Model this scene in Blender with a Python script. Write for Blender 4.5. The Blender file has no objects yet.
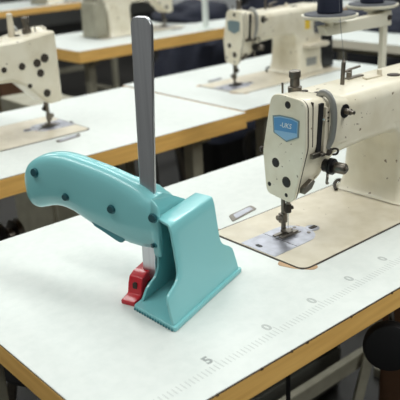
import bpy, bmesh, math, random
from mathutils import Vector, Matrix, noise
random.seed(7)
C = bpy.context.scene.collection
TZ = 0.75                      # height of the table tops above the floor
R = math.radians

# ------------------------------------------------------------------ camera
cam_d = bpy.data.cameras.new('camera'); cam = bpy.data.objects.new('camera', cam_d); C.objects.link(cam)
bpy.context.scene.camera = cam
cam_d.sensor_width = 36.0; cam_d.lens = 710.402 / 400 * 36.0
cam_d.clip_start = .02; cam_d.clip_end = 60
_x = Vector((.75365584, -.65548311, -.04842287)); _y = Vector((-.26783509, -.23899923, -.93335081)); _z = Vector((.60022266, .71639463, -.35568454))
m3 = Matrix((_x, -_y, -_z)).transposed()
cam.matrix_world = Matrix.Translation((-.28604, -.47398, .45641 + TZ)) @ m3.to_4x4()
cam_d.dof.use_dof = True; cam_d.dof.focus_distance = 0.98; cam_d.dof.aperture_fstop = 8

# ------------------------------------------------------------------ world, light, exposure
w = bpy.data.worlds.new('room_air'); bpy.context.scene.world = w; w.use_nodes = True
w.node_tree.nodes['Background'].inputs[0].default_value = (.92, .97, 1, 1)
w.node_tree.nodes['Background'].inputs[1].default_value = .07
def area(name, loc, sx, sy, power, col=(.97, 1, .97), rot=(0, 0, 0)):
    l = bpy.data.lights.new(name, 'AREA'); l.shape = 'RECTANGLE'; l.size = sx; l.size_y = sy
    l.energy = power; l.color = col
    o = bpy.data.objects.new(name, l); C.objects.link(o); o.location = loc; o.rotation_euler = rot
    return o
area('ceiling_tube_and_fill', (-.6, 1.1, 2.75), .22, 2.6, 30)
area('ceiling_tube_and_fill', (.9, .9, 2.75), .22, 2.6, 26)
area('ceiling_tube_and_fill', (2.4, 1.6, 2.75), .22, 2.6, 34)
area('ceiling_tube_and_fill', (.6, 3.9, 2.75), .22, 2.6, 34)
area('ceiling_tube_and_fill', (2.4, 4.4, 2.75), .22, 2.6, 34)
area('ceiling_tube_and_fill', (4.2, 3.6, 2.75), .22, 2.6, 34)
area('ceiling_tube_and_fill', (1.3, -2.0, 2.5), .22, 2.6, 56)  # added front fill that brightens the wood edge and other front faces, no real tube
area('ceiling_tube_and_fill', (-.9, -1.9, 2.6), .22, 2.6, 14)  # weak added fill from the camera side, no real tube
vs = bpy.context.scene.view_settings
vs.view_transform = 'Standard'; vs.look = 'None'; vs.gamma = 1; vs.use_curve_mapping = False
vs.exposure = 0.02

# ------------------------------------------------------------------ materials
def srgb(r, g, b):
    f = lambda c: (c / 255 / 12.92) if c / 255 <= .04045 else ((c / 255 + .055) / 1.055) ** 2.4
    return (f(r), f(g), f(b), 1)
def mat(name, col, rough=.5, metal=0, coat=0, noise_col=None, nscale=40, namt=.35, bump=0, stretch=None, spots=None):
    m = bpy.data.materials.new(name); m.use_nodes = True; nt = m.node_tree; b = nt.nodes['Principled BSDF']
    b.inputs['Base Color'].default_value = col; b.inputs['Roughness'].default_value = rough; b.inputs['Metallic'].default_value = metal
    if coat: b.inputs['Coat Weight'].default_value = coat; b.inputs['Coat Roughness'].default_value = .08
    tc = nt.nodes.new('ShaderNodeTexCoord'); src = tc.outputs['Object']
    if stretch:
        mp = nt.nodes.new('ShaderNodeMapping'); mp.inputs['Scale'].default_value = stretch
        nt.links.new(src, mp.inputs['Vector']); src = mp.outputs['Vector']
    out = None
    if noise_col:
        n = nt.nodes.new('ShaderNodeTexNoise'); n.inputs['Scale'].default_value = nscale; n.inputs['Detail'].default_value = 6
        nt.links.new(src, n.inputs['Vector'])
        mr = nt.nodes.new('ShaderNodeMapRange'); mr.inputs['From Min'].default_value = .38; mr.inputs['From Max'].default_value = .68
        mr.inputs['To Max'].default_value = namt; nt.links.new(n.outputs['Fac'], mr.inputs['Value'])
        mx = nt.nodes.new('ShaderNodeMixRGB'); mx.inputs[1].default_value = col; mx.inputs[2].default_value = noise_col
        nt.links.new(mr.outputs[0], mx.inputs[0]); out = mx.outputs[0]
        if bump:
            bp = nt.nodes.new('ShaderNodeBump'); bp.inputs['Strength'].default_value = bump; bp.inputs['Distance'].default_value = .002
            nt.links.new(n.outputs['Fac'], bp.inputs['Height']); nt.links.new(bp.outputs[0], b.inputs['Normal'])
    if spots:
        sc, thr, scol = spots
        n2 = nt.nodes.new('ShaderNodeTexNoise'); n2.inputs['Scale'].default_value = sc; n2.inputs['Detail'].default_value = 2
        nt.links.new(tc.outputs['Object'], n2.inputs['Vector'])
        r2 = nt.nodes.new('ShaderNodeMapRange'); r2.inputs['From Min'].default_value = thr; r2.inputs['From Max'].default_value = thr + .04
        nt.links.new(n2.outputs['Fac'], r2.inputs['Value'])
        m2 = nt.nodes.new('ShaderNodeMixRGB'); nt.links.new(r2.outputs[0], m2.inputs[0])
        if out: nt.links.new(out, m2.inputs[1])
        else: m2.inputs[1].default_value = col
        m2.inputs[2].default_value = scol; out = m2.outputs[0]
    if out: nt.links.new(out, b.inputs['Base Color'])
    return m
M = {}
M['laminate'] = mat('white_laminate', srgb(214, 218, 214), .42, noise_col=srgb(199, 205, 201), nscale=70, namt=.4)
M['wood'] = mat('edge_wood', srgb(246, 196, 112), .5, noise_col=srgb(212, 158, 80), nscale=30, namt=.55, stretch=(.25, .25, 3), spots=(38, .73, srgb(70, 45, 25)))
M['core'] = mat('laminate_core', srgb(72, 58, 46), .6)
M['frame_paint'] = mat('frame_paint', srgb(158, 154, 136), .5, noise_col=srgb(110, 106, 92), nscale=25)
M['cream'] = mat('cream_enamel', srgb(229, 222, 202), .33, coat=.25, noise_col=srgb(206, 195, 168), nscale=22, namt=.6, spots=(95, .69, srgb(120, 100, 76)))
M['cream_worn'] = mat('worn_cream_enamel', srgb(212, 203, 184), .4, noise_col=srgb(184, 172, 146), nscale=30, namt=.5, spots=(120, .74, srgb(110, 90, 66)))
M['seam'] = mat('dark_seam', srgb(52, 44, 36), .7)
M['black'] = mat('black_rubber', srgb(18, 18, 20), .55)
M['blackgloss'] = mat('black_enamel', srgb(22, 22, 24), .3)
M['steel'] = mat('bright_steel', srgb(205, 205, 205), .22, 1)
M['bar'] = mat('brushed_bar', srgb(206, 206, 210), .3, 1, noise_col=srgb(170, 170, 176), nscale=60, namt=.35, stretch=(6, 6, .08))
M['dull'] = mat('dull_steel', srgb(128, 122, 114), .38, 1, noise_col=srgb(84, 76, 66), nscale=120)
M['plate'] = mat('slide_plate_steel', srgb(176, 178, 188), .36, .65, noise_col=srgb(128, 128, 138), nscale=60, namt=.5)
M['guard'] = mat('grey_guard', srgb(150, 150, 146), .32, .4)
M['blue'] = mat('badge_blue', srgb(84, 142, 190), .35)
M['bluelight'] = mat('badge_pale_blue', srgb(140, 182, 214), .35)
M['badge_rim'] = mat('badge_rim', srgb(128, 146, 150), .35, .3)
M['white'] = mat('white_print', srgb(226, 232, 226), .5)
M['teal'] = mat('teal_plastic', srgb(128, 194, 197), .3, coat=.3)
M['teal_dark'] = mat('dark_teal_plastic', srgb(58, 128, 136), .35)
M['socket'] = mat('screw_socket_dark', srgb(18, 70, 78), .5)
M['red'] = mat('red_plastic', srgb(190, 26, 40), .3, coat=.3)
M['tan'] = mat('tan_rubber', srgb(190, 158, 124), .6, noise_col=srgb(140, 108, 80), nscale=60)
M['print'] = mat('ruler_print', srgb(184, 188, 185), .6)
M['print_soft'] = mat('worn_number_print', srgb(176, 180, 177), .6)
M['print_dark'] = mat('ruler_number_print', srgb(150, 154, 152), .6)
M['navy'] = mat('navy_thread', srgb(20, 26, 46), .8)
M['navy_cloth'] = mat('navy_cloth', srgb(24, 28, 44), .9, noise_col=srgb(12, 14, 24), nscale=30, bump=.3)
M['cloth_black'] = mat('black_cloth', srgb(20, 21, 26), .9)
M['cushion'] = mat('grey_cushion', srgb(84, 86, 92), .8)
M['plastic_cream'] = mat('cream_plastic', srgb(214, 208, 190), .4)
M['yellow'] = mat('yellow_sticker', srgb(226, 190, 62), .5)
M['floor'] = mat('dark_floor', srgb(46, 44, 41), .5, noise_col=srgb(30, 29, 27), nscale=3, namt=.8)
M['wallm'] = mat('wall_paint', srgb(122, 122, 118), .8, noise_col=srgb(104, 104, 100), nscale=2)
M['wall_pale'] = mat('pale_wall_paint', srgb(160, 161, 160), .8, noise_col=srgb(146, 148, 146), nscale=2)
M['carton'] = mat('brown_board', srgb(96, 66, 44), .8, noise_col=srgb(76, 50, 32), nscale=12)
M['cab'] = mat('grey_cabinet', srgb(104, 104, 96), .5, noise_col=srgb(84, 84, 78), nscale=8)
M['lightcab'] = mat('pale_cabinet', srgb(196, 198, 198), .5)
M['skin'] = mat('pale_cloth', srgb(196, 180, 156), .9)

# ------------------------------------------------------------------ helpers
def link(name, me, m, parent=None, smooth=40, bevel=0, seg=2):
    o = bpy.data.objects.new(name, me); C.objects.link(o)
    ms = m if isinstance(m, (list, tuple)) else [m]
    for q in ms: me.materials.append(q)
    if parent: o.parent = parent
    if smooth:
        for p in me.polygons: p.use_smooth = True
        me.set_sharp_from_angle(angle=R(smooth))
    if bevel:
        b = o.modifiers.new('bevel', 'BEVEL'); b.width = bevel; b.segments = seg; b.limit_method = 'ANGLE'; b.angle_limit = R(35); b.harden_normals = False
    return o
def obj(name, bm, m, parent=None, smooth=40, bevel=0, seg=2, fix=True):
    if fix: bmesh.ops.recalc_face_normals(bm, faces=bm.faces)
    me = bpy.data.meshes.new(name); bm.to_mesh(me); bm.free()
    return link(name, me, m, parent, smooth, bevel, seg)
def NB(): return bmesh.new()
def box(bm, x0, x1, y0, y1, z0, z1, mi=0):
    v = [bm.verts.new(p) for p in ((x0, y0, z0), (x1, y0, z0), (x1, y1, z0), (x0, y1, z0), (x0, y0, z1), (x1, y0, z1), (x1, y1, z1), (x0, y1, z1))]
    for f in ((3, 2, 1, 0), (4, 5, 6, 7), (0, 1, 5, 4), (1, 2, 6, 5), (2, 3, 7, 6), (3, 0, 4, 7)):
        bm.faces.new([v[i] for i in f]).material_index = mi
    return bm
def loft(bm, rings, cap=True, mi=0):
    vs = [[bm.verts.new(p) for p in r] for r in rings]; n = len(rings[0])
    for a, b in zip(vs, vs[1:]):
        for i in range(n):
            bm.faces.new((a[i], a[(i + 1) % n], b[(i + 1) % n], b[i])).material_index = mi
    if cap:
        bm.faces.new(list(reversed(vs[0]))).material_index = mi; bm.faces.new(vs[-1]).material_index = mi
    return bm
def prism(bm, pts, axis, a0, a1, mi=0):
    def P(p, a):
        return {'x': (a, p[0], p[1]), 'y': (p[0], a, p[1]), 'z': (p[0], p[1], a)}[axis]
    return loft(bm, [[P(p, a0) for p in pts], [P(p, a1) for p in pts]], mi=mi)
def frame_of(d):
    d = Vector(d).normalized(); h = Vector((0, 0, 1)) if abs(d.z) < .9 else Vector((1, 0, 0))
    a = d.cross(h).normalized(); return a, d.cross(a)
def cyl(bm, p0, p1, r0, r1=None, n=20, mi=0):
    r1 = r0 if r1 is None else r1; p0 = Vector(p0); p1 = Vector(p1); a, b = frame_of(p1 - p0)
    return loft(bm, [[p + (a * math.cos(2 * math.pi * i / n) + b * math.sin(2 * math.pi * i / n)) * r for i in range(n)] for p, r in ((p0, r0), (p1, r1))], mi=mi)
def turned(bm, p0, d, prof, n=24, mi=0):
    """solid of revolution: prof = [(distance along d, radius)]"""
    p0 = Vector(p0); d = Vector(d).normalized(); a, b = frame_of(d)
    return loft(bm, [[p0 + d * s + (a * math.cos(2 * math.pi * i / n) + b * math.sin(2 * math.pi * i / n)) * r for i in range(n)] for s, r in prof], mi=mi)
def smooth_path(pts, k=5):
    P = [Vector(p) for p in pts]; out = []
    for i in range(len(P) - 1):
        p0 = P[max(i - 1, 0)]; p1 = P[i]; p2 = P[i + 1]; p3 = P[min(i + 2, len(P) - 1)]
        for j in range(k):
            t = j / k
            out.append(.5 * ((2 * p1) + (p2 - p0) * t + (2 * p0 - 5 * p1 + 4 * p2 - p3) * t * t + (3 * p1 - p0 - 3 * p2 + p3) * t ** 3))
    return out + [P[-1]]
def tube(bm, pts, r, n=10, flat=1, k=5, mi=0):
    P = smooth_path(pts, k) if k > 1 else [Vector(p) for p in pts]
    rings = []; a = None
    for i, p in enumerate(P):
        d = (P[min(i + 1, len(P) - 1)] - P[max(i - 1, 0)]).normalized()
        if a is None: a, b = frame_of(d)
        else:
            a = (a - d * a.dot(d)).normalized(); b = d.cross(a)
        rings.append([p + a * math.cos(2 * math.pi * q / n) * r + b * math.sin(2 * math.pi * q / n) * r * flat for q in range(n)])
    return loft(bm, rings, mi=mi)
def rrect(cx, cy, hx, hy, r, k=5):
    out = []
    for sx, sy, a0 in ((1, 1, 0), (-1, 1, 90), (-1, -1, 180), (1, -1, 270)):
        for i in range(k + 1):
            a = R(a0 + 90 * i / k); out.append((cx + sx * (hx - r) + r * math.cos(a), cy + sy * (hy - r) + r * math.sin(a)))
    return out
def round_poly(pts, r, k=4):
    out = []; n = len(pts)
    for i in range(n):
        p = Vector(pts[i]); a = Vector(pts[i - 1]) - p; b = Vector(pts[(i + 1) % n]) - p
        rr = min(r, a.length * .45, b.length * .45); p0 = p + a.normalized() * rr; p1 = p + b.normalized() * rr
        for j in range(k + 1):
            t = j / k; q = p0 * (1 - t) ** 2 + p * 2 * t * (1 - t) + p1 * t * t; out.append((q.x, q.y))
    return out
def lerp(tab, x):
    if x <= tab[0][0]: return tab[0][1]
    for (a, va), (b, vb) in zip(tab, tab[1:]):
        if x <= b: return va + (vb - va) * (x - a) / (b - a)
    return tab[-1][1]
def thing(name, label, cat, loc=(0, 0, 0), rz=0, group=None):
    o = bpy.data.objects.new(name, None); C.objects.link(o); o.location = loc; o.rotation_euler = (0, 0, rz)
    o.empty_display_size = .05
    return tag(o, label, cat, group)
def tag(o, label, cat, group=None):
    o['label'] = label; o['category'] = cat
    if group: o['group'] = group
    return o
def dup(root, loc, rz, label):
    r = root.copy(); C.objects.link(r); r.location = loc; r.rotation_euler = (0, 0, rz); r['label'] = label
    for ch in list(root.children):
        c = ch.copy(); C.objects.link(c); c.parent = r
        for g in list(ch.children):
            d = g.copy(); C.objects.link(d); d.parent = c
    return r
def text_mesh(txt, size, depth=.0002, shear=0):
    cu = bpy.data.curves.new('letters', 'FONT'); cu.body = txt; cu.size = size; cu.extrude = depth; cu.shear = shear
    cu.offset = .0007 if txt in '05' else 0; cu.align_x = 'CENTER'; cu.align_y = 'CENTER'; cu.resolution_u = 3
    t = bpy.data.objects.new('letters', cu); C.objects.link(t)
    me = bpy.data.meshes.new_from_object(t.evaluated_get(bpy.context.evaluated_depsgraph_get()))
    bpy.data.objects.remove(t); bpy.data.curves.remove(cu)
    return me

# ------------------------------------------------------------------ room
def struct(name, bm, m):
    o = obj(name, bm, m, smooth=0); o['kind'] = 'structure'; return o
struct('floor', box(NB(), -2, 9, -3.2, 9, -.1, 0), M['floor'])
struct('wall_back', box(NB(), -2, 9, 9, 9.1, 0, 3), M['wallm'])
struct('wall_right', box(NB(), 9, 9.1, -3.2, 9, 0, 3), M['wallm'])
struct('wall_left', box(NB(), -2.0, -1.9, -3.2, 9, 0, 3), M['wall_pale'])

# ------------------------------------------------------------------ sewing tables
def sewing_table(label, x0, x1, y0, y1, thick=.032, edge='wood', ruler=False, legs=(.09, .09)):
    t = thing('sewing_table', label, 'table', (x0, y0, 0), group='sewing tables in rows')
    L = x1 - x0; D = y1 - y0
    obj('edge_band', box(NB(), 0, L, 0, D, TZ - thick, TZ - .0016), M[edge], t, bevel=.0012)
    obj('laminate_core', box(NB(), .0002, L - .0002, .0002, D - .0002, TZ - .0016, TZ - .0008), M['core'], t)
    if ruler:
        bm = box(NB(), .1, .56, -.0003, .001, TZ - .0019, TZ - .0006)
        for cx, cw in ((.12, .003), (.186, .004), (.236, .0025), (.262, .004), (.345, .003), (.43, .0035), (.52, .003)):
            box(bm, cx, cx + cw, -.0006, .002, TZ - .003, TZ - .0002)
        obj('edge_chips', bm, M['core'], t)
    top = obj('laminate_top', box(NB(), .001, L - .001, .001, D - .001, TZ - .0008, TZ), M['laminate'], t)
    for lx in (legs[0], L - legs[1]):
        for ly in (.12, D - .1):
            obj('leg', box(NB(), lx - .018, lx + .018, ly - .02, ly + .02, .03, TZ - thick), M['frame_paint'], t, bevel=.003)
        obj('foot_rail', box(NB(), lx - .02, lx + .02, .04, D - .02, 0, .03), M['frame_paint'], t, bevel=.003)
        obj('top_rail', box(NB(), lx - .015, lx + .015, .06, D - .04, TZ - thick - .03, TZ - thick), M['frame_paint'], t, bevel=.002)
    obj('cross_rail', box(NB(), legs[0], L - legs[1], D - .11, D - .09, .16, .2), M['frame_paint'], t, bevel=.002)
    return t
tmain = sewing_table('white sewing table nearest the camera, holding the teal tool', 0, 1.3, 0, .549, .032, ruler=True, legs=(.05, .12))
obj('brace', tube(NB(), [(0.920, .42, TZ + -0.720), (1.171, .42, TZ - .034)], .015, 4, k=1), M['frame_paint'], tmain, smooth=0)
# ruler printed along the front edge of the nearest table
bm = NB()
for i in range(112):
    x = .06 + i * .0062
    long_ = any(abs(x - q) < .0032 for q in (.157, .256, .344, .426, .508))
    h = .017 if long_ else .0115
    y = .031 + (x - .15) * .03
    box(bm, x, x + .001, y, y + h, TZ, TZ + .00012)
obj('ruler_ticks', bm, M['print'], tmain, smooth=0)
for x, y, s in ((.155, .0535, '5'), (.253, .055, '0'), (.341, .059, '0'), (.423, .063, '0'), (.505, .067, '0')):
    me = text_mesh(s, .020, .0001); n_ = link('ruler_number', me, M['print_dark' if s == '5' else 'print_soft'], tmain, smooth=0)
    n_.location = (x, y, TZ + .0001)
t2 = sewing_table('white sewing table behind the teal handle, its thick wood edge facing us', -.35, .992, .842, 1.392, .042)
t3 = sewing_table('white sewing table under the blue-badged machine in the middle row', 1.000, 1.72, .862, 1.42, .034, legs=(.2, .07))
t4 = sewing_table('white sewing table in the third row with dark cloth on it', 1.29, 3.4, 2.15, 2.72, .05, legs=(.12, .2))
t5 = sewing_table('farthest white sewing table, at the top left corner', 1.0, 3.0, 4.2, 4.78, .045)
t6 = sewing_table('pale sewing table across the aisle, heaped with navy garments', 2.10, 3.3, .6, 1.76, .034, edge='plastic_cream')

# ------------------------------------------------------------------ sewing machine
def face_poly():
    P = [(.0145, .220), (.009, .2275), (-.004, .2305), (-.046, .2265), (-.0535, .219), (-.054, .156), (-.0315, .0735), (-.022, .067), (.021, .0725), (.026, .08), (.0315, .139)]
    return round_poly(P, .006, 3)
def badge_pts(cy, cz, s):
    # shield: flat-arched top, straight sides, pointed foot; y grows to the back so screen-left is +y
    return [(cy + .0205 * s, cz + .0125 * s), (cy + .010 * s, cz + .0148 * s), (cy - .010 * s, cz + .0148 * s), (cy - .0205 * s, cz + .0125 * s), (cy - .0195 * s, cz - .0075 * s), (cy - .001 * s, cz - .0155 * s), (cy + .0195 * s, cz - .0075 * s)]
def make_machine(label, rear_holes=False, badge=True):
    t = thing('sewing_machine', label, 'sewing machine', group='industrial sewing machines')
    bx0, bx1, by0, by1 = (-.056 if rear_holes else -.074), .40, -.097, .094
    ol = rrect((bx0 + bx1) / 2, (by0 + by1) / 2, (bx1 - bx0) / 2 + .003, (by1 - by0) / 2 + .003, .015)
    obj('bed_seam', prism(NB(), ol, 'z', 0, .0007), M['seam'], t)
    bl = rrect((bx0 + bx1) / 2, (by0 + by1) / 2, (bx1 - bx0) / 2, (by1 - by0) / 2, .014)
    obj('bed', prism(NB(), bl, 'z', .0007, .0014), M['cream_worn'], t, bevel=.0003)
    # cushions and hinge pocket
    if not rear_holes:
     bm = NB(); prism(bm, [(x, y) for x, y in round_poly([(-.088, -.058), (-.070, -.050), (-.045, -.085), (-.052, -.106), (-.064, -.107), (-.080, -.085)], .007)], 'z', 0, .0006)
     obj('corner_cushion', bm, M['tan'], t)
     bm = NB(); prism(bm, round_poly([(-.080, .085), (-.083, .097), (-.072, .106), (-.055, .104), (-.06, .09)], .006), 'z', 0, .0006)
     obj('corner_cushion', bm, M['tan'], t)
    hs = obj('hinge_pocket', prism(NB(), round_poly([(-.021, .105), (.048, .116), (.052, .136), (-.008, .129)], .006), 'z', 0, .0011), M['dull'], t, bevel=.0004)
    obj('hinge', prism(NB(), round_poly([(-.008, .110), (.041, .119), (.044, .131), (.0, .126)], .003), 'z', .0011, .0015), M['plate'], hs)
    # slide plate and throat
    pl = [(bx0 + .0015, -.040), (.006, -.040)] + [(.006 + .034 * math.sin(R(a)), -.004 - .036 * math.cos(R(a))) for a in range(15, 180, 15)] + [(.006, .032), (bx0 + .0015, .032)]
    sp = obj('slide_plate', prism(NB(), pl, 'z', .0012, .0019), M['plate'], t)
    bm = NB(); box(bm, -.0235, -.0228, -.0395, .0315, .0019, .0021); obj('plate_joint', bm, M['seam'], sp)
    bm = NB(); prism(bm, rrect(-.061, .004, .0035, .006, .003), 'z', .0019, .0022); obj('finger_slot', bm, M['black'], sp)
    bm = NB()
    for y in (-.006, 0, .006): box(bm, -.014, .022, y - .0012, y + .0012, .0019, .0026)
    obj('feed_dog', bm, M['dull'], sp)
    for x, y in ((.028, .012), (.028, -.018)):
        obj('plate_screw', cyl(NB(), (x, y, .0016), (x, y, .0025), .0032, n=12), M['dull'], sp)
    bw = obj('bed_cover_disc', turned(NB(), (.046, -.010, .0012), (0, 0, 1), [(0, .0115), (.0009, .0115), (.0012, .0105)]), M['plate'], t)
    obj('disc_screw', box(NB(), .040, .054, -.0135, -.0065, .0024, .0032), M['seam'], bw)
    obj('oil_hole', cyl(NB(), (.036, .012, .0012), (.036, .012, .0018), .0035, n=12), M['tan'], t)
    obj('bobbin_clip', tube(NB(), [(.205, .070, .003), (.215, .082, .008), (.228, .086, .012), (.236, .078, .010), (.226, .068, .006)], .0032, 8), M['seam'], t)
    # head, arm and pillar : one casting
    bm = NB()
    F = face_poly()
    def sec(x, zmin, top, sy=1.0):
        out = []
        for y, z in F:
            zz = z
            if z < .15: zz = max(z, zmin + (.15 - zmin) * max(0, (z - .066)) / (.15 - .066))
            zz = .15 + (zz - .15) * (top - .15) / (.2305 - .15) if zz > .15 else zz
            yy = y
            if zz < .15: 
                yl = -.054; yy = y + (yl - y) * 0.0
            out.append((x, yy, zz))
        return out
    loft(bm, [sec(-.0145, .072, .229), sec(.02, .084, .227), sec(.034, .092, .224), sec(.052, .112, .220), sec(.078, .128, .215)])
    arm = round_poly([(-.047, .135), (-.047, .200), (-.036, .2125), (.052, .2125), (.062, .203), (.062, .135), (.05, .126), (-.035, .126)], .006, 3)
    loft(bm, [[(x, y * k if True else y, (z - .17) * 1 + .17 + (dz if z < .16 else 0)) for y, z in arm] for x, k, dz in ((.05, 1, 0), (.14, 1, .004), (.2, 1, .004), (.232, 1, -.006), (.36, 1, -.01))])
    pr = []
    for z, x0, x1, y0, y1 in ((.003, .214, .352, -.062, .088), (.007, .220, .348, -.058, .083), (.03, .226, .345, -.053, .078), (.09, .228, .345, -.051, .074), (.118, .224, .35, -.050, .070), (.135, .205, .356, -.048, .064), (.15, .185, .36, -.047, .062)):
        pr.append([(x, y, z) for x, y in rrect((x0 + x1) / 2, (y0 + y1) / 2, (x1 - x0) / 2, (y1 - y0) / 2, .016, 4)])
    loft(bm, pr)
    body = obj('arm_casting', bm, M['cream'], t, smooth=50)
    # seams of the head layers
    bm = NB()
    def ring(x, grow, x2):
        cy, cz = -.012, .15
        return [[(xx, cy + (y - cy) * grow, cz + (z - cz) * grow) for y, z in F] for xx in (x, x2)]
    loft(bm, ring(-.0145, .985, -.0165)); obj('face_seam', bm, M['seam'], t)
    bm = NB(); prism(bm, [(-.0075, .157), (-.0066, .157), (-.0056, .222), (-.0065, .222)], 'y', -.0546, -.05); obj('side_seam', bm, M['seam'], t)
    fp = obj('face_plate', loft(NB(), ring(-.0165, 1.0, -.0215)), M['cream'], t, bevel=.0015, seg=3)
    xf = -.0217
    for y, z, r in ((-.020, .2165, .0048), (.005, .125, .0066), (-.0165, .099, .0075), (.0185, .088, .0032), (-.016, .078, .0028)):
        c_ = obj('face_hole', turned(NB(), (xf + .0006, y, z), (-1, 0, 0), [(0, r * 1.15), (.0004, r * 1.15), (.0006, r)], 18), M['seam'], fp)
        obj('hole_screw', cyl(NB(), (xf, y, z), (xf - .0004, y, z), r * .8, n=18), M['black'], c_)
    if badge:
        bd = obj('badge', prism(NB(), badge_pts(-.0165, .1810, 1.26), 'x', xf - .0006, xf + .001), M['badge_rim'], fp)
        obj('badge_field', prism(NB(), [(p[0], p[1]) for p in badge_pts(-.0165, .1810, 1.13)], 'x', xf - .0009, xf - .0005), M['bluelight'], bd)
        obj('badge_band', prism(NB(), [(-.0385, .1940), (-.0378, .1777), (.0055, .1757), (.0060, .1938), (-.006, .1963), (-.027, .1963)], 'x', xf - .0011, xf - .0008), M['blue'], bd)
        me = text_mesh('-UKS', .0105, .0001, .2)
        lt = link('badge_letters', me, M['white'], bd, smooth=0)
        lt.matrix_local = Matrix.Translation((xf - .0012, -.0165, .1857)) @ Matrix(((0, 0, -1, 0), (-1, 0, 0, 0), (0, 1, 0, 0), (0, 0, 0, 1)))
    obj('side_screw', turned(NB(), (-.0175, .029, .139), (0, 1, 0), [(0, .0028), (.005, .0028), (.0055, .0045), (.010, .0045)], 14), M['seam'], fp)
    # slot, take-up lever, guards on the operator side
    obj('lever_slot', prism(NB(), round_poly([(.001, .147), (.0095, .147), (.016, .2175), (.0065, .2175)], .002), 'y', -.0555, -.048), M['black'], t)
    tl = obj('take_up_lever', tube(NB(), [(.0125, -.05, .192), (.0125, -.057, .194), (.0125, -.0585, .196)], .0022, 8), M['steel'], t)
    obj('slot_cover', prism(NB(), round_poly([(.013, .142), (.023, .142), (.028, .207), (.019, .212)], .002), 'y', -.0575, -.048), M['cream_worn'], t, bevel=.001)
    for z in (.19, .195, .203): obj('cover_screw', cyl(NB(), (.0225, -.0575, z), (.0225, -.0585, z), .0014, n=10), M['seam'], t)
    obj('lever_guard', tube(NB(), [(.0275, -.034, .216), (.0278, -.038, .225), (.0282, -.047, .2285), (.0288, -.057, .2215), (.029, -.062, .207), (.0285, -.063, .185), (.026, -.061, .163), (.022, -.056, .150)], .0055, 12, .6), M['guard'], t)
    bm = NB(); box(bm, -.010, .012, -.0575, -.052, .1395, .1475); box(bm, .004, .012, -.0625, -.055, .141, .146)
    obj('thread_guide', bm, M['dull'], t, bevel=.001)
    bm = NB(); turned(bm, (.026, -.050, .143), (0, -1, 0), [(0, .006), (.008, .006), (.010, .004)], 14); obj('thread_guide', bm, M['seam'], t)
    bm = NB(); tube(bm, [(.034, -.050, .142), (.036, -.060, .146), (.041, -.062, .143), (.041, -.060, .137), (.036, -.056, .136)], .0016, 8); obj('thread_hook', bm, M['seam'], t)
    ts = obj('thread_tension', turned(NB(), (.033, -.044, .118), (.12, -1, 0), [(0, .010), (.008, .010), (.0085, .0125), (.011, .0125), (.0115, .009), (.0125, .0125), (.015, .0125), (.0155, .009), (.018, .010)], 22), M['blackgloss'], t)
    obj('tension_knob', turned(NB(), (.0352, -.062, .118), (.12, -1, 0), [(0, .0075), (.004, .0085), (.016, .0085), (.018, .007), (.018, .003), (.021, .003)], 18), M['dull'], ts)
    obj('check_spring', tube(NB(), [(.025, -.056, .109), (.020, -.060, .105), (.021, -.058, .096), (.026, -.056, .094)], .002, 8), M['dull'], ts)
    pk = obj('pre_tension', turned(NB(), (.066, -.045, .1955), (0, -1, 0), [(0, .0085), (.005, .0085), (.0055, .0105), (.009, .0105), (.0095, .007)], 20), M['blackgloss'], t)
    obj('pre_tension_nut', turned(NB(), (.066, -.0545, .1955), (0, -1, 0), [(0, .0048), (.010, .0048), (.011, .003), (.016, .003)], 12), M['dull'], pk)
    # top fittings
    pp = obj('presser_regulator', turned(NB(), (.027, .010, .220), (0, 0, 1), [(0, .0105), (.011, .0105), (.012, .0075), (.024, .0072), (.025, .0088), (.034, .0088), (.0355, .006)], 20), M['dull'], t)
    obj('stud', cyl(NB(), (.012, .021, .222), (.012, .021, .238), .0016, n=10), M['dull'], t)
    for x, y, r, z in ((.052, .013, .0058, .2185), (.056, -.010, .0065, .2180), (.255, -.006, .011, .2125)):
        obj('oil_cap', turned(NB(), (x, y, z), (0, 0, 1), [(0, r), (.0016, r), (.002, r * .8)], 16), M['seam'], t)
    tp = obj('thread_pin', turned(NB(), (.148, .017, .2118), (.06, 0, 1), [(0, .0036), (.036, .0036), (.037, .0026), (.042, .002)], 12), M['dull'], t)
    bm = NB(); box(bm, .182, .222, .030, .040, .2125, .2150); cyl(bm, (.187, .035, .213), (.187, .035, .224), .004, n=12); cyl(bm, (.205, .047, .2125), (.205, .047, .2245), .004, n=12)
    tube(bm, [(.196, .05, .2215), (.205, .047, .2245), (.222, .038, .2285)], .0022, 8)
    obj('thread_guide_plate', bm, M['dull'], t, bevel=.0006)
    bm = NB(); prism(bm, round_poly([(.196, .006), (.240, .004), (.243, .014), (.205, .022)], .004), 'z', .2125, .2155); cyl(bm, (.2355, .009, .214), (.2355, .009, .224), .0042, n=12)
    obj('thread_retainer', bm, M['cream_worn'], t, bevel=.0006)
    # needle side
    obj('presser_bar', cyl(NB(), (0, .010, .022), (0, .010, .076), .0036, n=14), M['dull'], t)
    bm = NB(); box(bm, -.006, .0045, .0055, .0155, .020, .036); turned(bm, (-.005, .011, .030), (-1, .2, 0), [(0, .0045), (.007, .0045)], 12); obj('presser_clamp', bm, M['dull'], t, bevel=.001)
    bm = NB(); box(bm, -.003, .003, .007, .0125, .006, .024); prism(bm, [(-.026, .0045), (.011, .0045), (.015, .0062), (.015, .0074), (-.026, .0072)], 'y', .0025, .009); prism(bm, [(-.024, .0045), (.011, .0045), (.015, .0062), (.015, .0074), (-.024, .0072)], 'y', -.009, -.0025)
    box(bm, -.008, .003, -.008, .009, .0062, .0105)
    obj('presser_foot', bm, M['dull'], t, bevel=.0008)
    nb = obj('needle_bar', cyl(NB(), (0, 0, .046), (0, 0, .09), .0034, n=14), M['dull'], t)
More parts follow.
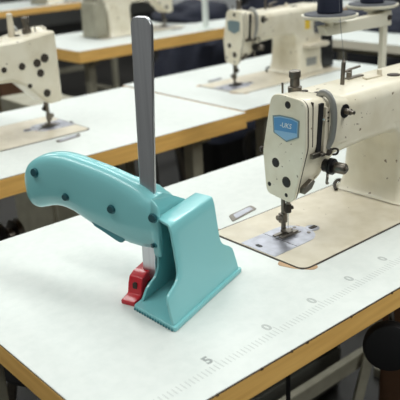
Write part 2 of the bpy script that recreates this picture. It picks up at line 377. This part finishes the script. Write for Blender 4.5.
    bm = NB(); cyl(bm, (0, 0, .040), (0, 0, .053), .0052, n=14); turned(bm, (.003, 0, .046), (1, -.3, 0), [(0, .003), (.006, .003)], 10); obj('needle_clamp', bm, M['seam'], t)
    obj('needle', cyl(NB(), (0, 0, .006), (0, 0, .042), .0005, .0011, n=8), M['steel'], t)
    obj('lower_guide', prism(NB(), [(-.012, .083), (.004, .088), (.012, .098), (.006, .102), (-.012, .093)], 'y', -.0445, -.034), M['dull'], t, bevel=.001)
    # pulley and side fittings at the far end of the arm
    hw = obj('hand_wheel', turned(NB(), (.350, .006, .155), (1, 0, 0), [(0, .03), (.012, .03), (.014, .056), (.022, .060), (.034, .060), (.038, .056), (.038, .02), (.052, .018)], 30), M['blackgloss'], t)
    obj('belt_cover', prism(NB(), round_poly([(-.045, .003), (.07, .003), (.065, .15), (-.035, .15)], .01), 'x', .353, .412), M['blackgloss'], t, bevel=.004)
    obj('winder_shelf', prism(NB(), [(.245, .096), (.345, .098), (.352, .088), (.335, .082), (.245, .086)], 'y', -.078, -.045), M['cream_worn'], t, bevel=.002)
    obj('side_panel', box(NB(), .305, .349, -.056, -.044, .125, .175), M['cushion'], t, bevel=.003)
    obj('sticker', box(NB(), .262, .284, -.0486, -.046, .142, .176), M['yellow'], t)
    obj('maker_plate', box(NB(), .262, .31, -.0545, -.048, .025, .05), M['guard'], t)
    if rear_holes:
        for x, z, r in ((0.0201, 0.1705, 0.0095), (0.0395, 0.1626, 0.009), (0.0343, 0.1402, 0.0085), (0.0756, 0.1607, 0.0075), (0.1174, 0.1598, 0.006), (0.0247, 0.0944, 0.0085), (0.0632, 0.1166, 0.005)):
            c_ = obj('rear_hole', turned(NB(), (x, .0615, z), (0, 1, 0), [(0, r), (.0022, r)], 14), M['seam'], t)
        obj('rear_shoulder', loft(NB(), [[(-.0135, .020, z) if False else (x, y, z) for (x, z) in round_poly([(-.0135, .070), (.020, .068), (.040, .086), (.072, .118), (.10, .134), (.16, .134), (.16, .212), (.08, .214), (-.0135, .226)], .008)] for y in (-.01, .0625)]), M['cream'], t, bevel=.005)
        obj('rear_pin', turned(NB(), (.058, .0, .214), (0, 0, 1), [(0, .008), (.03, .007), (.05, .0065), (.052, .004)], 14), M['cream_worn'], t)
    return t
NX, NY = .474, .222
sm = make_machine('cream sewing machine with blue badge on the nearest table, right of the teal tool')
sm.location = (NX, NY, TZ)
dup(sm, (1.212, 1.108, TZ), 0, 'cream sewing machine with blue badge on the middle row table, at top centre')
mr = make_machine('cream sewing machine seen from behind on the left, dark holes in its head', rear_holes=True, badge=False)
mr.location = (0.565, 1.134, TZ); mr.rotation_euler = (0, 0, math.pi); mr.scale = (1.1, 1.1, 1.1)
m3 = dup(mr, (1.99, 2.46, TZ), math.pi, 'blurred cream sewing machine on the third row table, left of the steel bar top')
m4 = dup(mr, (2.75, 4.38, TZ), math.pi, 'farthest blurred sewing machine, at the top left edge')

for r in (m3, m4):
    for ch in r.children:
        if ch.name.startswith(('belt_cover', 'hand_wheel')):
            ch.material_slots[0].link = 'OBJECT'; ch.material_slots[0].material = M['frame_paint']

# ------------------------------------------------------------------ teal hand tool with a steel bar
tool = thing('hand_tool', 'teal plastic hand tool with upright steel bar standing on the nearest table', 'tool', (.173, .131, TZ), R(19.3))
H = .1212
RF = [(0, -.003), (.006, -.0035), (.02, -.004), (.034, -.0042), (.040, -.0038), (.0435, -.0015), (.0465, .004), (.0495, .0135), (.053, .0225), (.058, .027), (.064, .029), (.070, .0303), (.09, .0318), (.108, .033), (H, .0335)]
RB = [(0, .1695), (.006, .170), (.012, .1698), (.030, .1668), (.038, .1645), (.044, .158), (.049, .149), (.0535, .1425), (.059, .1385), (.066, .1376), (.09, .1395), (.108, .1412), (H, .1418)]
LF = [(0, .030), (.007, .0305), (.011, .034), (.017, .037), (.022, .0405), (.026, .049), (.030, .058), (.035, .062), (.041, .0640), (.05, .0640), (.076, .0585), (.106, .0515), (H, .0480)]
LB = [(0, .181), (.012, .181), (.038, .176), (.044, .170), (.049, .162), (.0535, .156), (.059, .152), (.066, .151), (.09, .151), (H, .1495)]
LN = [(0, .0746), (H, .0545)]
RN = [(0, 0), (H, .0210)]
ring = []
zs = [0, .006, .012, .018, .022, .026, .030, .034, .038, .041, .043, .045, .047, .049, .0515, .0545, .058, .062, .066, .07, .08, .09, .1, .106, .111]
for z in zs: ring.append((lerp(RF, z), lerp(RB, z), lerp(RN, z), z))
ring += [(.0335, .1418, .0215, H - .003), (.0338, .1418, .0230, H - .0008), (.036, .1425, .026, H)]
ring += [(.047, .1465, .048, H), (.0492, .1478, .0520, H - .0008), (.0500, .148, .0534, H - .003)]
for z in reversed(zs): ring.append((lerp(LF, z), lerp(LB, z), lerp(LN, z), z))
bm = NB(); K = 8; G = []
for f, b, n, z in ring: G.append([bm.verts.new((f + (b - f) * k / K, n, z)) for k in range(K + 1)])
for a, b in zip(G, G[1:]):
    for k in range(K): bm.faces.new((a[k], a[k + 1], b[k + 1], b[k]))
N = len(G)
for i in range(N // 2):                    # closed back end
    a, b, c_, d = G[i][K], G[i + 1][K], G[N - 2 - i][K], G[N - 1 - i][K]
    q = [a, d, c_, b]
    if len(set(q)) == 4: bm.faces.new(q)
    elif len(set(q)) == 3: bm.faces.new(list(dict.fromkeys(q)))
ft = obj('guide_foot', bm, M['teal'], tool, smooth=50)
sol = ft.modifiers.new('wall', 'SOLIDIFY'); sol.thickness = .0034; sol.offset = -1
bv = ft.modifiers.new('bevel', 'BEVEL'); bv.width = .0009; bv.segments = 2; bv.limit_method = 'ANGLE'; bv.angle_limit = R(50)
bm = NB(); base = round_poly([(-.008, -.003), (.1735, -.003), (.184, .0768), (.0185, .0768)], .004)
prism(bm, base, 'z', 0, .0062); bp_ = obj('base_plate', bm, M['teal'], tool, bevel=.001)
bm = NB()
for i in range(15):
    a = (i + .5) / 15; y = -.001 + .076 * a; x = -.008 + .0265 * (y + .003) / .0798; box(bm, x - .0007, x + .004, y, y + .0026, 0.0002, .0032)
obj('tread', bm, M['teal_dark'], bp_, smooth=0)
# grip
TOP = [(.046, .131), (.0475, .137), (.05, .141), (.056, .1465), (.0689, .1530), (.0764, .1565), (.09, .161), (.1141, .1685), (.135, .174), (.1615, .1795), (.185, .184), (.2065, .1855), (.2234, .1838), (.2393, .1795), (.2523, .1735), (.262, .167), (.2676, .1615), (.2725, .1545), (.2762, .1465), (.2782, .137)]
BOT = [(.046, .0695), (.048, .0675), (.05, .0675), (.0764, .0690), (.09, .0708), (.108, .0740), (.13, .0805), (.1562, .0890), (.175, .0975), (.19, .1045), (.2065, .1083), (.2234, .1083), (.238, .1045), (.2523, .1008), (.262, .1025), (.2676, .1055), (.2725, .1105), (.2762, .118), (.2782, .128)]
UR = [(.046, .0515), (.0555, .0535), (.0562, .128), (.064, .122), (.072, .110), (.08, .099), (.1, .089), (.2, .087), (.25, .086), (.27, .078), (.2782, .068)]
UL = [(.046, .0440), (.0475, .0428), (.05, .0425), (.25, .0435), (.262, .0455), (.27, .0505), (.2782, .061)]
def smooth_tab(tab):
    P = smooth_path([(a, b, 0) for a, b in tab], 6); return [(p.x, p.y) for p in P]
TOP = smooth_tab(TOP); BOT = smooth_tab(BOT)
def gsec(n, q=40, e=2.6):
    zt = lerp(TOP, n); zb = lerp(BOT, n); ul = lerp(UL, n); ur = lerp(UR, n); out = []
    for i in range(q):
        a = 2 * math.pi * i / q; c_, s_ = math.cos(a), math.sin(a)
        x = (ul + ur) / 2 + (ur - ul) / 2 * math.copysign(abs(c_) ** (2 / e), c_); z = (zt + zb) / 2 + (zt - zb) / 2 * math.copysign(abs(s_) ** (2 / e), s_)
        if n < .095: z = min(z, .1530 - max(0, x - .060) * .52 + max(0, n - .066) * 1.2)
        out.append((x, n, z))
    return out
ns = [.046, .0475, .050, .0555, .0563, .0575, .0605, .064, .067, .07, .076, .083, .09] + [.09 + .01 * i for i in range(1, 17)] + [.254, .258, .262, .266, .2695, .2725, .275, .2768, .2778, .2782]
bm = NB(); loft(bm, [gsec(n) for n in ns]); gp = obj('grip', bm, M['teal'], tool, smooth=60)
def gface(n, z, e=2.6):
    zt = lerp(TOP, n); zb = lerp(BOT, n); ul = lerp(UL, n); ur = lerp(UR, n)
    s_ = min(.999, abs((z - (zt + zb) / 2) / ((zt - zb) / 2))); return (ul + ur) / 2 - (ur - ul) / 2 * (1 - s_ ** e) ** (1 / e)
for n, z, r in ((.2425, .158, .0072), (.1919, .1303, .0062), (.1163, .1246, .0068), (.0525, .1225, .0070), (.0535, .0850, .004)):
    x = gface(n, z); e_ = .003
    nn = Vector((-1, (gface(n + e_, z) - gface(n - e_, z)) / (2 * e_), (gface(n, z + e_) - gface(n, z - e_)) / (2 * e_))).normalized()
    p = Vector((x, n, z))
    s = obj('screw_socket', turned(NB(), p - nn * .004, nn, [(0, r * .95), (.0041, r * .95), (.0042, r * .9)], 22), M['teal_dark'], gp)
    obj('screw_recess', turned(NB(), p - nn * .003 - Vector((0, r * .1, -r * .12)), nn, [(0, r * .72), (.0073, r * .72)], 22), M['socket'], s)
bm = NB()
TR = [(.110, .0765), (.1135, .0715), (.118, .0705), (.124, .0725), (.135, .0775), (.148, .0835), (.158, .0875), (.163, .093), (.158, .098), (.13, .092), (.112, .084)]
loft(bm, [[(x, n, z) for n, z in [(a - .005, b + .0045) for a, b in TR]] for x in (.049, .052, .078, .081)]); obj('trigger', bm, M['teal_dark'], tool, bevel=.0015)
bm = NB(); BZ = [(.004, .0700, .0895), (.075, .0662, .0880), (.15, .0610, .0832), (.25, .0548, .0802), (.352, .0478, .0772), (.3575, .0486, .0766), (.3615, .0506, .0748), (.3645, .054, .072), (.366, .059, .067)]
loft(bm, [[(.0624, a, z), (.0678, a, z), (.0678, b, z), (.0624, b, z)] for z, a, b in BZ])
obj('steel_bar', bm, M['bar'], tool, bevel=.0011, seg=3)
# bar mount slot, red clamp at the foot of the bar
bm = NB()
for y0, y1 in ((.0785, .1005),):
    prism(bm, [(.0235, 0), (.0235, .0060), (.034, .0078), (.0395, .0095), (.0425, .0225), (.046, .031), (.056, .035), (.088, .0385), (.098, .037), (.098, 0)], 'y', y0, y1)
rc = obj('red_clamp', bm, M['red'], tool, bevel=.0014)
bm = NB(); prism(bm, [(.036, 0), (.046, .010), (.056, .022), (.088, .024), (.09, 0)], 'y', .0750, .0790); obj('clamp_black_slab', bm, M['black'], rc, bevel=.001)  # plain black slab along the near side of the red clamp
obj('clamp_hole', prism(NB(), round_poly([(.0375, .0965), (.0375, .0925), (.0392, .0925), (.0392, .0965)], .0005) if False else rrect(.089, .0185, .0035, .0065, .003), 'x', .041, .045), M['seam'], rc)

# ------------------------------------------------------------------ thread stand
ts = thing('thread_stand', 'cream thread stand with two round plates behind the nearest machine', 'thread stand', (1.105, .505, TZ))
obj('stand_base', turned(NB(), (0, 0, 0), (0, 0, 1), [(0, .03), (.006, .03), (.01, .012)], 20), M['plastic_cream'], ts)
obj('post', box(NB(), -.008, .008, -.006, .006, .006, .255), M['plastic_cream'], ts, bevel=.001)
bm = NB(); prism(bm, [(-.222, .256), (-.212, .236), (.0, .232), (.013, .232), (.013, .266), (-.004, .266), (-.02, .262)], 'y', -.012, .010); obj('cross_arm', bm, M['plastic_cream'], ts, bevel=.0015)
obj('arm_bolt', turned(NB(), (.002, -.012, .250), (0, -1, 0), [(0, .006), (.004, .006)], 12), M['seam'], ts)
PL = [(-.196, -.004), (-.010, .026)]
for (x, y), zz in zip(PL, (.275, .276)):
    s = obj('spool_plate', turned(NB(), (x, y, zz - .012), (0, 0, 1), [(0, .018), (.006, .022), (.008, .055), (.012, .059), (.015, .059)], 32), M['plastic_cream'], ts)
    obj('plate_cushion', turned(NB(), (x, y, zz + .003), (0, 0, 1), [(0, .054), (.003, .053)], 32), M['cushion'], s)
    obj('plate_holder', cyl(NB(), (x, y, zz - .024), (x, y, zz - .01), .010, n=14), M['plastic_cream'], s)
cones = []
for i, ((x, y), zz) in enumerate(zip(PL, (.281, .282))):
    cn = thing('thread_cone', ('navy thread cone on the left plate of the thread stand', 'navy thread cone on the right, farther plate of the thread stand')[i], 'thread cone', (1.105 + x, .505 + y, TZ + zz), group='navy thread cones on the stand')
    obj('thread_winding', turned(NB(), (0, 0, 0), (0, 0, 1), [(0, .024), (.003, .027), (.12, .020), (.124, .016)], 28), M['navy'], cn)
    obj('cone_core', turned(NB(), (0, 0, .124), (0, 0, 1), [(0, .012), (.02, .011)], 20), M['plastic_cream'], cn)
tag(obj('sewing_thread', tube(NB(), [(NX + .151, NY + .017, TZ + .252), (NX + .17, NY + .04, TZ + .30), (NX + .20, NY + .07, TZ + .36)], .0003, 6), M['cushion']), 'thin thread rising from the upright pin on the nearest machine', 'thread')

# ------------------------------------------------------------------ knee lifter and things below the nearest table
kl = thing('knee_lifter', 'round black knee pad on a bent rod under the nearest table edge', 'knee lifter', (.532, .09, TZ - .032))
obj('lifter_rod', tube(NB(), [(.03, .06, 0), (.03, .04, -.03), (.005, -.015, -.05), (-.005, -.03, -.09)], .0045, 8), M['dull'], kl)
pc = Vector((-.028, -.042, -.104)); pd = Vector((-.78, -.62, .1))
obj('knee_pad', turned(NB(), pc, pd, [(-.012, .03), (-.008, .037), (.006, .039), (.012, .036), (.014, .028)], 30), M['black'], kl)
tr = thing('treadle_rod', 'thin dark upright rod under the nearest table', 'rod', (.47, .22, .05))
obj('rod', cyl(NB(), (0, 0, 0), (0, 0, TZ - .032 - .05), .004, n=10), M['black'], tr)
obj('pedal', box(NB(), -.12, .12, -.13, .10, -.05, -.02), M['blackgloss'], tr, bevel=.01)
obj('pedal_link', box(NB(), -.012, .012, -.012, .012, -.02, .012), M['dull'], tr)
def cabinet(label, x0, x1, y0, y1, z1, m, n=2, name='storage_cabinet', cat='cabinet', z0=0):
    t = thing(name, label, cat, ((x0 + x1) / 2, (y0 + y1) / 2, z0)); hx, hy = (x1 - x0) / 2, (y1 - y0) / 2
    obj('carcass', box(NB(), -hx, hx, -hy, hy, 0, z1), m, t, bevel=.004)
    for i in range(n):
        a = .02 + i * (z1 - .04) / n; b = a + (z1 - .04) / n - .012
        d = obj('drawer', box(NB(), -hx + .012, hx - .012, -hy - .014, -hy + .002, a, b), m, t, bevel=.003)
        obj('handle', box(NB(), -.05, .05, -hy - .028, -hy - .014, (a + b) / 2 - .008, (a + b) / 2 + .008), M['dull'], d, bevel=.002)
    return t
cabinet('dim grey drawer cabinet on the floor under the nearest table', .70, 1.06, .57, .80, .42, M['cab'], 3)
def carton(label, x0, x1, y0, y1, h, m=None, z0=0):
    t = thing('cardboard_box', label, 'box', ((x0 + x1) / 2, (y0 + y1) / 2, z0)); hx, hy = (x1 - x0) / 2, (y1 - y0) / 2
    obj('box_body', box(NB(), -hx, hx, -hy, hy, 0, h), m or M['carton'], t, bevel=.003)
    for s in (-1, 1): obj('flap', prism(NB(), [(s * .004, h), (s * hx, h), (s * hx, h + .004), (s * .004, h + .012)] if s > 0 else [(-.004, h), (-.004, h + .012), (-hx, h + .004), (-hx, h)], 'y', -hy, hy), m or M['carton'], t)
    return t
carton('dark brown cardboard box on the floor beyond the knee pad', 1.0, 1.15, .17, .40, .5)

# ------------------------------------------------------------------ cloth heaps
def heap(label, x, y, z, rx, ry, h, m, seed, name='garment_heap', cat='garment', rz=0, group=None):
    bm = NB(); U, V = 30, 12; rings = []
    for j in range(V + 1):
        f = j / V; a = f * math.pi / 2; r = []
        for i in range(U):
            t = 2 * math.pi * i / U; c_, s_ = math.cos(t), math.sin(t)
            k = math.cos(a) ** .55 if j < V else .02
            p = Vector((rx * k * math.copysign(abs(c_) ** .8, c_), ry * k * math.copysign(abs(s_) ** .8, s_), h * math.sin(a) ** 1.2))
            d = noise.noise(Vector((p.x * 9 / max(rx, .2) * .3 + seed, p.y * 12, p.z * 26))) * .16 + noise.noise(Vector((p.x * 26, p.y * 26 + seed, p.z * 55))) * .08
            q = Vector((p.x * (1 + d), p.y * (1 + d), max(0.0, p.z * (1 + d * 1.3))))
            if j == 0: q.z = 0
            r.append(q)
        rings.append(r)
    loft(bm, rings)
    o = obj(name, bm, m, smooth=80); o.location = (x, y, z); o.rotation_euler = (0, 0, rz); return tag(o, label, cat, group)
heap('dark navy cloth heap on the third row table, right of the steel bar', 2.32, 2.62, TZ, .22, .2, .085, M['navy_cloth'], 1.3)
heap('dark cloth heap beside the thin white post on the third row table', 2.80, 2.38, TZ, .24, .17, .16, M['navy_cloth'], 4.1)
heap('small pale cloth bundle on top of the dark heap on the third row', 2.44, 2.70, TZ + .07, .05, .045, .06, M['skin'], 8.8)
heap('wide heap of navy garments on the pale table across the aisle', 2.55, 1.42, TZ, .2, .38, .085, M['navy_cloth'], 12.2)
heap('small navy cloth bundle on the nearest table, in the gap behind the machine arm', .93, .50, TZ, .055, .035, .03, M['navy_cloth'], 18.)
heap('second navy garment heap, behind the thread stand post', 3.02, 1.05, TZ, .2, .3, .12, M['navy_cloth'], 15.7)
post = thing('hanging_rail_post', 'thin white upright post on the third row table edge', 'post', (2.05, 2.2, TZ))
obj('post_foot', box(NB(), -.03, .03, -.03, .03, 0, .008), M['white'], post, bevel=.002)
obj('upright', box(NB(), -.011, .011, -.011, .011, .008, .9), M['white'], post, bevel=.002)

# ------------------------------------------------------------------ dim clutter under and behind the rows
def bin_(label, x, y, r, h, m, heapm, seed):
    t = thing('garment_bin', label, 'bin', (x, y, 0)); b = NB()
    rings = [[(px, py, z) for px, py in rrect(0, 0, r * k, r * .8 * k, .04)] for z, k in ((0, .85), (h, 1), (h + .01, 1.03), (h, .97), (.02, .82))]
    loft(b, rings); obj('bin_body', b, m, t)
    heap(label.replace('black bin', 'dark cloth inside the bin'), x, y, h * .75, r * .85, r * .68, .22, heapm, seed)
bin_('black bin before the third row table, right of the stool', 2.66, 1.955, .2, .34, M['black'], M['navy_cloth'], 21.)
bin_('black bin behind the middle row, left of the blue-badged machine', 1.75, 1.75, .2, .38, M['black'], M['navy_cloth'], 25.)
def motor(label, x, y):
    t = thing('clutch_motor', label, 'motor', (x, y, TZ - .25))
    obj('motor_body', turned(NB(), (-.1, 0, 0), (1, 0, 0), [(0, .05), (.02, .075), (.16, .075), (.18, .06), (.2, .03)], 20), M['blackgloss'], t)
    obj('mount', box(NB(), -.04, .04, -.03, .03, .06, .207), M['black'], t)
    obj('pulley', turned(NB(), (.1, 0, 0), (1, 0, 0), [(0, .02), (.02, .02), (.022, .04), (.03, .034), (.038, .04), (.04, .02)], 20), M['dull'], t)
motor('black motor hanging under the table behind the teal handle', .30, 1.12)
motor('black motor hanging under the blue-badged machine', 1.42, 1.15)
def stool(label, x, y, h=.5):
    t = thing('work_stool', label, 'stool', (x, y, 0))
    obj('seat', turned(NB(), (0, 0, h), (0, 0, 1), [(0, .15), (.02, .165), (.045, .16), (.055, .13)], 26), M['black'], t)
    for a in (45, 135, 225, 315):
        c_, s_ = math.cos(R(a)), math.sin(R(a)); obj('leg', cyl(NB(), (c_ * .19, s_ * .19, 0), (c_ * .1, s_ * .1, h), .011, n=10), M['dull'], t)
    obj('foot_ring', tube(NB(), [(math.cos(R(a)) * .165, math.sin(R(a)) * .165, .15) for a in range(0, 361, 20)], .007, 8, k=1), M['dull'], t)
stool('black round work stool between the first and middle rows', .30, .69, .42)
stool('black round work stool before the third row table', 2.14, 1.86, .5)
stool('black round work stool at the left between the middle and third rows', 1.3, 1.72, .5)
cabinet('tall pale cabinet at the top edge, behind the third row', 3.25, 3.6, 3.6, 3.95, 1.5, M['lightcab'], 3)
cabinet('cream cabinet on the floor behind the left machine', .84, 1.02, 1.7, 2.0, .66, M['frame_paint'], 2)
carton('cardboard box under the farthest table', 1.9, 2.3, 4.3, 4.6, .4)
heap('dark garment heap on the floor seen under the third row table', 2.86, 3.2, 0, .34, .3, .62, M['navy_cloth'], 44.)
for i in range(3):
    heap(('dark garment heap on the floor behind the third row, nearest the pale cabinet', 'dark garment heap on the floor at the top right background', 'dark garment heap on the floor between third row and right wall')[i], (4.1, 4.4, 3.9)[i], (4.4, 3.0, 1.9)[i], 0, .5, .45, .75, M['cloth_black'], 31. + i * 3)
